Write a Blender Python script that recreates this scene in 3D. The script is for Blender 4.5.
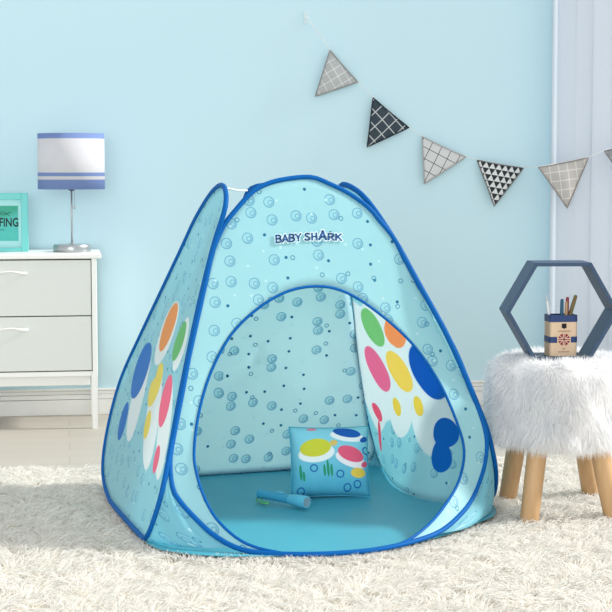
import bpy, bmesh, math, random
import numpy as np
from mathutils import Vector, Matrix
random.seed(7); RNG = np.random.default_rng(11)
sc = bpy.context.scene
for o in list(bpy.data.objects): bpy.data.objects.remove(o)
COL = sc.collection

# ------------------------------------------------------------------ camera
F = 1600.0                                   # focal length in pixels of the 612 frame
CAM = np.array([0.0, 0.0, 1.0]); PITCH = math.atan(136 / F)
cd = bpy.data.cameras.new('camera'); cam = bpy.data.objects.new('camera', cd); COL.objects.link(cam)
cd.sensor_width = 36.0; cd.lens = 36.0 * F / 612
cam.location = CAM; cam.rotation_euler = (math.pi / 2 - PITCH, 0, 0)
sc.camera = cam

# ------------------------------------------------------------------ light
w = bpy.data.worlds.new('world'); sc.world = w; w.use_nodes = True
wn = w.node_tree.nodes; wn['Background'].inputs[0].default_value = (0.98, 0.99, 1.0, 1); wn['Background'].inputs[1].default_value = 0.85
sd = bpy.data.lights.new('window_sun', 'SUN'); so = bpy.data.objects.new('window_sun', sd); COL.objects.link(so)
sd.energy = 4.2; sd.angle = math.radians(9); sd.color = (1.0, 0.98, 0.94)
so.location = (4, 5, 3)
so.rotation_euler = Vector((-1.0, -0.10, -0.62)).to_track_quat('-Z', 'Y').to_euler()
ad = bpy.data.lights.new('fill_behind_camera', 'AREA'); ao = bpy.data.objects.new('fill_behind_camera', ad); COL.objects.link(ao)
ad.shape = 'RECTANGLE'; ad.size = 3.6; ad.size_y = 2.4; ad.energy = 175; ad.color = (0.96, 0.985, 1.0)      # added broad fill light far behind the camera, lifts the tent interior
ao.location = (-0.8, -2.2, 1.5); ao.rotation_euler = (math.radians(90), 0, math.radians(-6))
sc.view_settings.view_transform = 'Standard'; sc.view_settings.look = 'None'
sc.view_settings.gamma = 1.0; sc.view_settings.use_curve_mapping = False
sc.view_settings.exposure = 0.0

# ------------------------------------------------------------------ picking helpers (photo ray -> a surface in the room)
_fw = np.array([0, math.cos(PITCH), -math.sin(PITCH)]); _up = np.array([0, math.sin(PITCH), math.cos(PITCH)]); _rt = np.array([1.0, 0, 0])
def ray(x, y): return _fw + _rt * (x - 306) / F + _up * (306 - y) / F
def on_level(x, y, z=0.0): d = ray(x, y); return CAM + d * ((z - CAM[2]) / d[2])
def on_depth(x, y, Y): d = ray(x, y); return CAM + d * (Y / d[1])
def on_plane(x, y, c, n): d = ray(x, y); return CAM + d * (((c - CAM) @ n) / (d @ n))
def proj(P):
    q = np.asarray(P) - CAM; z = q @ _fw
    return np.array([306 + F * (q @ _rt) / z, 306 - F * (q @ _up) / z])

# ------------------------------------------------------------------ materials
def srgb(r, g, b):
    f = lambda c: (c / 255 / 12.92) if c / 255 <= 0.04045 else ((c / 255 + 0.055) / 1.055) ** 2.4
    return (f(r), f(g), f(b), 1.0)
class NT:
    def __init__(s, name):
        s.m = bpy.data.materials.new(name); s.m.use_nodes = True
        s.t = s.m.node_tree; s.n = s.t.nodes; s.l = s.t.links
        s.bsdf = s.n['Principled BSDF']; s.out = s.n['Material Output']
    def new(s, typ, **kw):
        n = s.n.new(typ)
        for k, v in kw.items(): setattr(n, k, v)
        return n
    def put(s, sock, v):
        if isinstance(v, bpy.types.NodeSocket): s.l.new(v, sock)
        else: sock.default_value = v
    def math(s, op, a, b=0.0, c=None):
        n = s.new('ShaderNodeMath', operation=op); s.put(n.inputs[0], a); s.put(n.inputs[1], b)
        if c is not None: s.put(n.inputs[2], c)
        return n.outputs[0]
    def vec(s, op, a, b=(0, 0, 0), out=0):
        n = s.new('ShaderNodeVectorMath', operation=op); s.put(n.inputs[0], a); s.put(n.inputs[1], b)
        return n.outputs[out]
    def mix(s, fac, a, b):
        n = s.new('ShaderNodeMix', data_type='RGBA'); s.put(n.inputs[0], fac); s.put(n.inputs[6], a); s.put(n.inputs[7], b)
        return n.outputs[2]
    def ramp(s, x, lo, hi):
        n = s.new('ShaderNodeMapRange', interpolation_type='SMOOTHSTEP'); s.put(n.inputs[0], x); n.inputs[1].default_value = lo; n.inputs[2].default_value = hi
        return n.outputs[0]
    def uv(s): return s.new('ShaderNodeUVMap').outputs[0]
    def obj(s): return s.new('ShaderNodeTexCoord').outputs['Object']
    def noise(s, v, scale, detail=3.0, out='Fac'):
        n = s.new('ShaderNodeTexNoise'); s.put(n.inputs['Vector'], v); n.inputs['Scale'].default_value = scale; n.inputs['Detail'].default_value = detail
        return n.outputs[out]
    def bump(s, h, strength=0.3, dist=0.01):
        n = s.new('ShaderNodeBump'); s.put(n.inputs['Height'], h); n.inputs['Strength'].default_value = strength; n.inputs['Distance'].default_value = dist
        s.l.new(n.outputs[0], s.bsdf.inputs['Normal']); return n.outputs[0]
    def ellipse(s, uvv, c, r, rot=0.0, soft=0.04):
        d = s.vec('SUBTRACT', uvv, (c[0], c[1], 0))
        if rot:
            n = s.new('ShaderNodeVectorRotate', rotation_type='Z_AXIS'); s.put(n.inputs[0], d); n.inputs['Angle'].default_value = -rot; d = n.outputs[0]
        d = s.vec('MULTIPLY', d, (1 / r[0], 1 / r[1], 0))
        return s.math('SUBTRACT', 1.0, s.ramp(s.vec('LENGTH', d, out=1), 1 - soft, 1 + soft))
    def base(s, c, rough=0.6, metal=0.0, spec=0.3):
        s.put(s.bsdf.inputs['Base Color'], c); s.bsdf.inputs['Roughness'].default_value = rough
        s.bsdf.inputs['Metallic'].default_value = metal; s.bsdf.inputs['Specular IOR Level'].default_value = spec
        return s
    def translucent(s, c, fac):
        tr = s.new('ShaderNodeBsdfTranslucent'); s.put(tr.inputs[0], c)
        mx = s.new('ShaderNodeMixShader'); mx.inputs[0].default_value = fac
        s.l.new(s.bsdf.outputs[0], mx.inputs[1]); s.l.new(tr.outputs[0], mx.inputs[2]); s.l.new(mx.outputs[0], s.out.inputs[0])
def plain(name, rgb, rough=0.5, metal=0.0, vary=0.04, scale=40, spec=0.3):
    t = NT(name); f = t.noise(t.obj(), scale)
    c = srgb(*rgb); d = tuple(min(1, x * (1 - vary)) for x in c[:3]) + (1,)
    t.base(t.mix(f, c, d), rough, metal, spec); return t.m

# ------------------------------------------------------------------ object helpers
def org(o):
    p = Vector((0, 0, 0))
    while o is not None: p += o.location; o = o.parent
    return p
def thing(name, label, cat, loc=(0, 0, 0), group=None):
    o = bpy.data.objects.new(name, None); COL.objects.link(o); o.empty_display_size = 0.05
    o.location = Vector([float(x) for x in loc]); o['label'] = label; o['category'] = cat
    if group: o['group'] = group
    return o
def link(name, me, mats, parent=None, smooth=True, kind=None, label=None):
    """links ME (vertices in world space) as one mesh object under PARENT"""
    o = bpy.data.objects.new(name, me); COL.objects.link(o)
    for m in (mats if isinstance(mats, (list, tuple)) else [mats]): me.materials.append(m)
    if parent is not None:
        me.transform(Matrix.Translation(-org(parent))); o.parent = parent
    if smooth: me.shade_smooth()
    if kind: o['kind'] = kind
    if label: o['label'] = label
    return o
def tag(o, label, cat, group=None):
    o['label'] = label; o['category'] = cat
    if group: o['group'] = group
    return o
def mesh(V, Fc, uv=None):
    me = bpy.data.meshes.new('mesh'); me.from_pydata([tuple(map(float, v)) for v in V], [], [tuple(f) for f in Fc]); me.update()
    if uv is not None:
        l = me.uv_layers.new(name='UVMap'); idx = np.empty(len(me.loops), dtype=np.int32); me.loops.foreach_get('vertex_index', idx)
        l.data.foreach_set('uv', np.asarray(uv, dtype=np.float32)[idx].ravel())
    return me
def bm_mesh(bm):
    bmesh.ops.recalc_face_normals(bm, faces=bm.faces[:]); me = bpy.data.meshes.new('mesh'); bm.to_mesh(me); bm.free(); return me
I3 = Matrix.Identity(4)
def box(bm, lo, hi, M=I3, bev=0.0, seg=2):
    g = bmesh.ops.create_cube(bm, size=1.0)['verts']
    for v in g: v.co = Vector([(lo[i] + hi[i]) / 2 + v.co[i] * (hi[i] - lo[i]) for i in range(3)])
    if bev:
        es = {e for v in g for e in v.link_edges}
        r = bmesh.ops.bevel(bm, geom=list(es), offset=bev, segments=seg, profile=0.5, affect='EDGES'); g = list({v for f in r['faces'] for v in f.verts} | {v for v in g if v.is_valid})
    for v in g: v.co = M @ v.co
    return g
def box_obj(name, lo, hi, mat, parent=None, M=I3, bev=0.0, **kw):
    bm = bmesh.new(); box(bm, lo, hi, M, bev); return link(name, bm_mesh(bm), mat, parent, smooth=False, **kw)
def tube_data(P, r, closed=False, seg=10):
    P = np.asarray(P, float); n = len(P); r = np.broadcast_to(np.asarray(r, float), (n,))
    T = np.roll(P, -1, 0) - np.roll(P, 1, 0) if closed else np.gradient(P, axis=0)
    T /= np.linalg.norm(T, axis=1)[:, None] + 1e-12
    a = np.array([0, 0, 1.0]) if abs(T[0][2]) < 0.9 else np.array([1.0, 0, 0])
    N = np.cross(T[0], a); N /= np.linalg.norm(N); V = []; Fc = []
    for i in range(n):
        N = N - T[i] * (N @ T[i]); N /= np.linalg.norm(N); Bn = np.cross(T[i], N)
        for k in range(seg):
            t = 2 * math.pi * k / seg; V.append(P[i] + r[i] * (N * math.cos(t) + Bn * math.sin(t)))
    for i in range(n if closed else n - 1):
        j = (i + 1) % n
        sh = 0
        if closed and j == 0:
            d = [np.linalg.norm(V[i * seg] - V[k]) for k in range(seg)]; sh = int(np.argmin(d))
        for k in range(seg): Fc.append((i * seg + k, i * seg + (k + 1) % seg, j * seg + (k + 1 + sh) % seg, j * seg + (k + sh) % seg))
    if not closed: Fc.append(tuple(range(seg))[::-1]); Fc.append(tuple((n - 1) * seg + k for k in range(seg)))
    return V, Fc
def tube(name, P, r, mat, parent=None, closed=False, seg=10, **kw):
    V, Fc = tube_data(P, r, closed, seg); me = mesh(V, Fc); bm = bmesh.new(); bm.from_mesh(me); bpy.data.meshes.remove(me)
    return link(name, bm_mesh(bm), mat, parent, **kw)
def join_data(parts):
    V = []; Fc = []
    for v, f in parts: k = len(V); V += list(v); Fc += [tuple(i + k for i in q) for q in f]
    return V, Fc
def lathe_data(prof, c, axis=None, seg=40):
    """prof: (radius, height) pairs from base to top, revolved about AXIS through C"""
    ax = Vector((0, 0, 1)) if axis is None else Vector(axis).normalized(); q = Vector((0, 0, 1)).rotation_difference(ax); c = Vector([float(x) for x in c])
    V = []; Fc = []
    for r, z in prof:
        for k in range(seg): t = 2 * math.pi * k / seg; V.append(np.array(c + q @ Vector((r * math.cos(t), r * math.sin(t), z))))
    for i in range(len(prof) - 1):
        for k in range(seg): Fc.append((i * seg + k, i * seg + (k + 1) % seg, (i + 1) * seg + (k + 1) % seg, (i + 1) * seg + k))
    if prof[0][0] > 1e-6: Fc.append(tuple(range(seg))[::-1])
    if prof[-1][0] > 1e-6: Fc.append(tuple((len(prof) - 1) * seg + k for k in range(seg)))
    return V, Fc
def lathe(name, prof, c, mat, parent=None, axis=None, seg=40, flat=None, **kw):
    V, Fc = lathe_data(prof, c, axis, seg); me = mesh(V, Fc); bm = bmesh.new(); bm.from_mesh(me); bpy.data.meshes.remove(me)
    bmesh.ops.remove_doubles(bm, verts=bm.verts[:], dist=1e-6)
    o = link(name, bm_mesh(bm), mat, parent, **kw); o.data.set_sharp_from_angle(angle=math.radians(35)); return o
def spline(P, n, closed=True):
    """Catmull-Rom through P, resampled to n points evenly by length"""
    P = np.asarray(P, float); out = []; m = len(P)
    for i in range(m if closed else m - 1):
        g = lambda k: P[k % m] if closed else P[min(max(k, 0), m - 1)]
        a, b, c, d = g(i - 1), g(i), g(i + 1), g(i + 2)
        for t in np.linspace(0, 1, 16, endpoint=False):
            out.append(0.5 * (2 * b + (c - a) * t + (2 * a - 5 * b + 4 * c - d) * t * t + (-a + 3 * b - 3 * c + d) * t ** 3))
    out = np.array(out + ([out[0]] if closed else [P[-1]]))
    L = np.r_[0, np.cumsum(np.linalg.norm(np.diff(out, axis=0), axis=1))]
    s = np.linspace(0, L[-1], n + 1)[:-1] if closed else np.linspace(0, L[-1], n)
    return np.stack([np.interp(s, L, out[:, k]) for k in range(out.shape[1])], 1)
def smooth_loop(P, it=2):
    for _ in range(it): P = 0.5 * P + 0.25 * (np.roll(P, 1, 0) + np.roll(P, -1, 0))
    return P
def text_data(s, extrude, offset, size=1.0):
    cu = bpy.data.curves.new('lettering', 'FONT'); cu.body = s; cu.size = size; cu.extrude = extrude; cu.offset = offset; cu.resolution_u = 4
    o = bpy.data.objects.new('lettering', cu); COL.objects.link(o)
    bpy.context.view_layer.update()
    me = bpy.data.meshes.new_from_object(o.evaluated_get(bpy.context.evaluated_depsgraph_get()))
    V = np.array([v.co[:] for v in me.vertices]); Fc = [tuple(p.vertices) for p in me.polygons]
    bpy.data.objects.remove(o); bpy.data.curves.remove(cu); bpy.data.meshes.remove(me)
    return V, Fc
def blades(roots, dirs, length, width, bend, mid=0.55):
    """grass-like pile: five-vertex tapering blades; returns V, F arrays"""
    n = len(roots); side = np.cross(dirs, RNG.normal(size=(n, 3))); side /= np.linalg.norm(side, axis=1)[:, None] + 1e-9
    L = np.broadcast_to(length, (n,))[:, None]; W = np.broadcast_to(width, (n,))[:, None] / 2
    m = roots + dirs * L * mid + bend * L * 0.25; t = roots + dirs * L * 0.9 + bend * L * 0.9
    V = np.stack([roots - side * W, roots + side * W, m + side * W * 0.8, m - side * W * 0.8, t], 1).reshape(-1, 3)
    b = np.arange(n)[:, None] * 5
    return V, b + np.array([[0, 1, 2, 3]]), b + np.array([[3, 2, 4]])
def blade_mesh(V, Q, T):
    me = bpy.data.meshes.new('pile'); n4, n3 = len(Q), len(T)
    me.vertices.add(len(V)); me.vertices.foreach_set('co', V.astype(np.float32).ravel())
    me.loops.add(n4 * 4 + n3 * 3); me.loops.foreach_set('vertex_index', np.r_[Q.ravel(), T.ravel()].astype(np.int32))
    me.polygons.add(n4 + n3); st = np.r_[np.arange(n4) * 4, n4 * 4 + np.arange(n3) * 3].astype(np.int32)
    me.polygons.foreach_set('loop_start', st); me.update(calc_edges=True); me.validate(); return me
def in_poly(P, poly):
    x, y = P[:, 0], P[:, 1]; r = np.zeros(len(P), bool); n = len(poly)
    for i in range(n):
        x0, y0 = poly[i][:2]; x1, y1 = poly[(i + 1) % n][:2]
        c = ((y0 > y) != (y1 > y)) & (x < (x1 - x0) * (y - y0) / (y1 - y0 + 1e-12) + x0); r ^= c
    return r

# ================================================================== SETTING
YAW = math.radians(8.5)                       # the back wall is turned slightly away to the right
R0 = Vector((-0.81, 6.53, 0)); EX = Vector((math.cos(YAW), math.sin(YAW), 0)); EV = Vector((math.sin(YAW), -math.cos(YAW), 0))
ROOM = Matrix(((EX.x, EV.x, 0, R0.x), (EX.y, EV.y, 0, R0.y), (0, 0, 1, 0), (0, 0, 0, 1)))   # (along wall, out from wall, up)
wall_n = np.array(EV); wall_p = np.array(R0)
def on_wall(x, y, off): return on_plane(x, y, wall_p + wall_n * off, wall_n)
def room(p): q = Vector([float(x) for x in p]) - R0; return np.array([q.dot(EX), q.dot(EV), q.z])

t = NT('pale_blue_paint'); f = t.noise(t.obj(), 260, 2); t.base(t.mix(f, srgb(198, 228, 237), srgb(195, 225, 235)), 0.75, spec=0.2); t.bump(f, 0.06, 0.002); M_wall = t.m
t = NT('pale_oak_planks'); ob = t.obj()
mp = t.new('ShaderNodeMapping'); t.put(mp.inputs[0], ob); mp.inputs['Rotation'].default_value = (0, 0, -YAW); v = mp.outputs[0]
br = t.new('ShaderNodeTexBrick', offset=0.37); t.put(br.inputs['Vector'], v); br.inputs['Scale'].default_value = 1.0
br.inputs['Brick Width'].default_value = 1.3; br.inputs['Row Height'].default_value = 0.14; br.inputs['Mortar Size'].default_value = 0.0015
br.inputs['Color1'].default_value = srgb(192, 186, 175); br.inputs['Color2'].default_value = srgb(184, 178, 167); br.inputs['Mortar'].default_value = srgb(158, 150, 138)
st = t.vec('MULTIPLY', v, (1.5, 30, 1)); g = t.noise(st, 3.0, 6)
t.base(t.mix(t.math('MULTIPLY', g, 0.45), br.outputs[0], srgb(166, 158, 146)), 0.45, spec=0.35); M_floor = t.m
M_trim = plain('white_trim_paint', (236, 236, 232), 0.4)
box_obj('floor', (-3.4, -0.12, -0.05), (4.2, 5.6, 0.0), M_floor, M=ROOM, kind='structure')
we = room(on_wall(549.5, 150, 0.09))[0]; WU0, WU1, WZ0, WZ1 = we + 0.10, we + 1.45, 0.35, 2.40          # window opening behind the curtain
bm = bmesh.new()
for a, b in (((-3.4, -0.12, 0.0), (WU0, 0.0, 2.75)), ((WU1, -0.12, 0.0), (4.2, 0.0, 2.75)), ((WU0, -0.12, 0.0), (WU1, 0.0, WZ0)), ((WU0, -0.12, WZ1), (WU1, 0.0, 2.75))): box(bm, a, b, ROOM)
bmesh.ops.remove_doubles(bm, verts=bm.verts[:], dist=1e-5); link('wall_back', bm_mesh(bm), M_wall, smooth=False, kind='structure')
bm = bmesh.new(); wm = (WU0 + WU1) / 2
for a, b in (((WU0, -0.09, WZ0), (WU0 + .05, -0.03, WZ1)), ((WU1 - .05, -0.09, WZ0), (WU1, -0.03, WZ1)), ((WU0 + .05, -0.09, WZ0), (WU1 - .05, -0.03, WZ0 + .05)), ((WU0 + .05, -0.09, WZ1 - .05), (WU1 - .05, -0.03, WZ1)), ((wm - .025, -0.085, WZ0 + .05), (wm + .025, -0.035, WZ1 - .05))): box(bm, a, b, ROOM)
win = link('window_1', bm_mesh(bm), M_trim, smooth=False, kind='structure')
t = NT('window_glass'); tr = t.new('ShaderNodeBsdfTransparent'); gl = t.new('ShaderNodeBsdfGlossy'); gl.inputs['Roughness'].default_value = .02; mx = t.new('ShaderNodeMixShader'); mx.inputs[0].default_value = .06
t.l.new(tr.outputs[0], mx.inputs[1]); t.l.new(gl.outputs[0], mx.inputs[2]); t.l.new(mx.outputs[0], t.out.inputs[0])
for a, b in ((WU0 + .05, wm - .025), (wm + .025, WU1 - .05)): box_obj('pane', (a, -0.062, WZ0 + .05), (b, -0.058, WZ1 - .05), t.m, win, ROOM)
bm = bmesh.new()
for z0, z1, d in ((0, 0.062, 0.016), (0.064, 0.082, 0.013), (0.083, 0.098, 0.010), (0.099, 0.108, 0.014)): box(bm, (-3.4, 0.0, z0), (4.2, d, z1), ROOM, 0.0015, 1)
link('baseboard_back', bm_mesh(bm), M_trim, smooth=False, kind='structure')

# ================================================================== CURTAIN
t = NT('white_voile'); ob = t.obj(); f = t.noise(t.vec('MULTIPLY', ob, (300, 300, 40)), 1.0, 2)
c = t.mix(f, srgb(236, 242, 248), srgb(230, 237, 245)); t.base(c, 0.8, spec=0.1); t.translucent(c, 0.42); M_voile = t.m
e0 = room(on_wall(549.5, 150, 0.09)); NU = 150; CW = 1.6
V = []; Fc = []
for j in range(16):
    z = 0.02 + (2.55 - 0.02) * j / 15
    for i in range(NU):
        u = i / (NU - 1) * CW; ph = u * 2 * math.pi / 0.155
        d = 0.085 + 0.010 * math.sin(ph + 2.6) + 0.010 * math.sin(ph * 0.43 + 2.0 + 0.2 * z) + 0.003 * math.sin(ph * 2.1 + z)
        x = e0[0] + u + 0.012 * math.sin(ph * 2 + 0.4)
        V.append(ROOM @ Vector((x, d, z)))
for j in range(15):
    for i in range(NU - 1): k = j * NU + i; Fc.append((k, k + 1, k + NU + 1, k + NU))
cur = thing('sheer_curtain', 'white sheer floor-length curtain hanging in soft folds at the right of the blue wall', 'curtain', ROOM @ Vector((e0[0], 0.08, 0.0)))
o = link('curtain_panel', mesh(V, Fc), M_voile, cur); sm = o.modifiers.new('thickness', 'SOLIDIFY'); sm.thickness = 0.0012
tube('curtain_rod', [ROOM @ Vector((e0[0] - 0.08, 0.085, 2.56)), ROOM @ Vector((e0[0] + CW, 0.085, 2.56))], 0.012, M_trim, cur)
for u in (-0.03, CW - 0.05): box_obj('rod_bracket', (e0[0] + u, 0.0, 2.545), (e0[0] + u + 0.02, 0.085, 2.575), M_trim, cur, ROOM)

# ================================================================== DRESSER
M_white = plain('white_lacquer', (240, 241, 237), 0.35, vary=0.02); M_front = plain('white_drawer_front', (218, 222, 217), 0.4, vary=0.02)
U1 = -0.052; U0 = U1 - 0.655; D0, D1 = 0.03, 0.376; ZT = 0.679
dr = thing('dresser', 'low white two-drawer dresser on slim legs against the blue wall', 'dresser', ROOM @ Vector(((U0 + U1) / 2, (D0 + D1) / 2, 0)))
bm = bmesh.new()
box(bm, (U0, D0, 0.205), (U0 + 0.02, D1, 0.66), ROOM, 0.002); box(bm, (U1 - 0.02, D0, 0.205), (U1, D1, 0.66), ROOM, 0.002)
box(bm, (U0 + 0.02, D0, 0.205), (U1 - 0.02, D1 - 0.002, 0.224), ROOM, 0.002); box(bm, (U0 + 0.02, D0, 0.224), (U1 - 0.02, D0 + 0.008, 0.66), ROOM)
box(bm, (U0 + 0.03, D1 - 0.06, 0.165), (U1 - 0.03, D1 - 0.04, 0.205), ROOM, 0.002)
link('body', bm_mesh(bm), M_white, dr, smooth=False)
box_obj('dresser_top', (U0 - 0.014, D0 - 0.01, 0.660), (U1 + 0.018, D1 + 0.004, ZT), M_white, dr, ROOM, 0.004)
for z0, z1 in ((0.4415, 0.655), (0.228, 0.4375)):
    d = box_obj('drawer', (U0 + 0.0225, D0 + 0.02, z0), (U1 - 0.0225, D1 - 0.001, z1), M_front, dr, ROOM, 0.002)
    uc = (U0 + U1) / 2; zc = z1 - 0.045; P = []
    for k in range(21):
        s = -1 + k / 10; P.append(ROOM @ Vector((uc + 0.062 * s, D1 - 0.004 + 0.026 * (1 - s ** 4), zc + 0.004 * math.cos(s * math.pi))))
    tube('handle', [tuple(p) for p in P], [0.0035 + 0.0030 * abs(-1 + k / 10) ** 2 if 0 < k < 20 else 0.0045 for k in range(21)], M_white, d, seg=10, label='white bow handle')
for u, dd in ((U1, D1), (U0 + 0.024, D1), (U1, D0 + 0.026), (U0 + 0.024, D0 + 0.026)):
    bm = bmesh.new(); g = box(bm, (u - 0.024, dd - 0.026, 0.0), (u, dd, 0.21))
    for q in g:
        if q.co.z < 0.1: q.co.x = u - 0.012 + (q.co.x - u + 0.012) * 0.82; q.co.y = dd - 0.013 + (q.co.y - dd + 0.013) * 0.82
    for q in bm.verts: q.co = ROOM @ q.co
    link('leg', bm_mesh(bm), M_white, dr, smooth=False)

# ================================================================== TABLE LAMP
M_steel = plain('brushed_steel', (176, 180, 182), 0.32, 0.85, scale=120)
lp = on_plane(72.2, 247.5, wall_p + wall_n * 0.2, wall_n); lp = np.array([lp[0], lp[1], ZT])
lam = thing('table_lamp', 'table lamp with white drum shade banded in blue, on the white dresser', 'lamp', lp)
lathe('lamp_base', [(0.0, 0), (0.072, 0), (0.074, 0.003), (0.074, 0.024), (0.071, 0.0285), (0.010, 0.0305), (0.006, 0.036), (0.0, 0.036)], lp, M_steel, lam)
zs0 = float(np.interp(189, [150, 250], [on_plane(71, 150, lp, wall_n)[2], on_plane(71, 250, lp, wall_n)[2]])); zs1 = float(np.interp(133.5, [120, 250], [on_plane(71, 120, lp, wall_n)[2], on_plane(71, 250, lp, wall_n)[2]]))
tube('pole', [lp + [0, 0, 0.024], lp + [0, 0, 0.14], lp + [0, 0, zs0 - lp[2] + 0.05]], 0.0036, M_steel, lam)
lathe('socket', [(0.0, 0), (0.011, 0), (0.013, 0.004), (0.013, 0.05), (0.009, 0.055), (0, 0.055)], [lp[0], lp[1], zs0 - 0.006], plain('dark_socket', (70, 74, 82), 0.4), lam)
bl = lathe('bulb', [(0.0, 0.105), (0.012, 0.102), (0.024, 0.09), (0.030, 0.07), (0.027, 0.05), (0.014, 0.028), (0.012, 0.0), (0.0, 0.0)], [lp[0], lp[1], zs0 + 0.045], plain('frosted_bulb', (244, 242, 236), 0.3), lam)
H = zs1 - zs0; RS = 0.131; RT = 0.130
t = NT('banded_shade'); ob = t.obj(); sep = t.new('ShaderNodeSeparateXYZ'); t.put(sep.inputs[0], t.uv()); z = sep.outputs[1]
def band(a, b): return t.math('MULTIPLY', t.math('GREATER_THAN', z, a), t.math('LESS_THAN', z, b))
k = t.math('MAXIMUM', t.math('MAXIMUM', band(-0.1, 0.175), band(0.235, 0.30)), band(0.905, 1.1))
fine = t.noise(t.vec('MULTIPLY', ob, (500, 500, 200)), 1.0, 2)
c = t.mix(k, t.mix(fine, srgb(226, 226, 229), srgb(218, 218, 223)), srgb(132, 156, 208)); t.base(c, 0.7, spec=0.15); t.translucent(c, 0.22); M_shade = t.m
V = []; Fc = []; UVs = []; SG = 56; rows = [(RS, 0), (RS - (RS - RT) * .5, .5), (RT, 1), (RT - 0.002, 1), (RS - 0.003, .5), (RS - 0.002, 0)]
for r, zz in rows:
    for q in range(SG): a = 2 * math.pi * q / SG; V.append((lp[0] + r * math.cos(a), lp[1] + r * math.sin(a), zs0 + zz * H)); UVs.append((q / SG, zz))
for i in range(6):
    for q in range(SG): j = (i + 1) % 6; Fc.append((i * SG + q, i * SG + (q + 1) % SG, j * SG + (q + 1) % SG, j * SG + q))
link('lamp_shade', mesh(V, Fc, UVs), M_shade, lam)
parts = [tube_data([lp + [0, 0, zs0 - lp[2] + 0.02], lp + [RS * math.cos(a), RS * math.sin(a), zs0 - lp[2] + 0.03]], 0.0015, seg=6) for a in (0.5, 2.6, 4.7)]
link('shade_spider', mesh(*join_data(parts)), M_steel, lam)
cp = lp + np.array([0.013, -0.010, 0]); zc = zs0 + 0.01; parts = []
for i in range(13): parts.append(lathe_data([(0, -0.0017), (0.0015, -0.001), (0.0018, 0), (0.0015, 0.001), (0, 0.0017)], [cp[0], cp[1], zc - 0.0058 * i], seg=8))
parts.append(tube_data([[cp[0], cp[1], zc + 0.002], [cp[0], cp[1], zc - 0.072]], 0.0006, seg=6))
pc = link('pull_chain', mesh(*join_data(parts)), M_steel, lam)
lathe('pull_bead', [(0, -0.012), (0.003, -0.011), (0.0046, -0.005), (0.003, 0.002), (0, 0.004)], [cp[0], cp[1], zc - 0.077], M_steel, pc, seg=14)

# ================================================================== PICTURE FRAME
FRW = 0.17                                           # distance out from the wall of the frame's face
fr1 = room(on_wall(28.5, 250.5, FRW)); fw_ = 0.222; fh_ = 0.231
fx1 = fr1[0]; fx0 = fx1 - fw_; fz0 = ZT; fz1 = ZT + fh_
pf = thing('picture_frame', 'teal box frame with a lettered surf print standing on the white dresser', 'picture frame', ROOM @ Vector(((fx0 + fx1) / 2, FRW - 0.02, ZT)))
M_teal = plain('teal_frame_lacquer', (112, 208, 204), 0.35); bw = 0.026
bm = bmesh.new()
box(bm, (fx0, FRW - 0.035, fz0), (fx0 + bw, FRW, fz1), ROOM, 0.002); box(bm, (fx1 - bw, FRW - 0.035, fz0), (fx1, FRW, fz1), ROOM, 0.002)
box(bm, (fx0 + bw, FRW - 0.035, fz1 - bw), (fx1 - bw, FRW, fz1), ROOM, 0.002); box(bm, (fx0 + bw, FRW - 0.035, fz0), (fx1 - bw, FRW, fz0 + bw * 0.55), ROOM, 0.002)
link('frame', bm_mesh(bm), M_teal, pf, smooth=False)
t = NT('surf_print'); uv = t.uv(); n = t.noise(uv, 14, 4)
c = t.mix(n, srgb(90, 200, 190), srgb(70, 178, 168))
c = t.mix(t.ellipse(uv, (0.10, 0.150), (0.09, 0.03), 0.3, 0.5), c, srgb(60, 165, 140))
sx = t.new('ShaderNodeSeparateXYZ'); t.put(sx.inputs[0], uv)
edge = t.math('MAXIMUM', t.math('ABSOLUTE', t.math('SUBTRACT', sx.outputs[0], 0.085)), t.math('MULTIPLY', t.math('ABSOLUTE', t.math('SUBTRACT', sx.outputs[1], 0.098)), 1.07))
c = t.mix(t.ramp(edge, 0.072, 0.077), c, srgb(176, 228, 230)); t.base(c, 0.5); M_print = t.m
px0, px1, pz0, pz1 = fx0 + bw - .002, fx1 - bw + .002, fz0 + bw * .5, fz1 - bw + .002
cs = [(px0, pz0), (px1, pz0), (px1, pz1), (px0, pz1)]
V = [ROOM @ Vector((a, FRW - 0.020, b)) for a, b in cs] + [ROOM @ Vector((a, FRW - 0.030, b)) for a, b in cs]
pr_ = link('print', mesh(V, [(0, 1, 2, 3), (7, 6, 5, 4), (0, 4, 5, 1), (1, 5, 6, 2), (2, 6, 7, 3), (3, 7, 4, 0)], [(a - px0, b - pz0) for a, b in cs] * 2), M_print, pf, smooth=False)
M_ink = plain('black_ink', (28, 40, 44), 0.6)
def wall_text(s, x0, x1, z0, z1, d, mat, parent, off=0.02):
    V, Fc = text_data(s, 0.01, off); lo, hi = V.min(0), V.max(0)
    q = [ROOM @ Vector((x0 + (p[0] - lo[0]) / (hi[0] - lo[0]) * (x1 - x0), d + (p[2] - lo[2]) * 0.02, z0 + (p[1] - lo[1]) / (hi[1] - lo[1]) * (z1 - z0))) for p in V]
    return link('lettering', mesh(q, Fc), mat, parent, smooth=False)
tx1 = room(on_wall(18.4, 222, FRW - .02))[0]; tz0 = room(on_wall(10, 226.8, FRW - .02))[2]; tz1 = room(on_wall(10, 217.8, FRW - .02))[2]
wall_text('SURFING', tx1 - 0.136, tx1, tz0, tz1, FRW - 0.0199, M_ink, pr_)
parts = [tube_data([np.array(ROOM @ Vector((a, FRW - 0.0195, b))) for a, b in pts], 0.0009, seg=6) for pts in
         ([(tx1 - 0.085, tz1 + 0.010), (tx1 - 0.060, tz1 + 0.024), (tx1 - 0.035, tz1 + 0.008)], [(tx1 - 0.085, tz1 + 0.026), (tx1 - 0.06, tz1 + 0.011), (tx1 - 0.030, tz1 + 0.022)])]
link('line_drawing', mesh(*join_data(parts)), M_ink, pr_)
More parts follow.
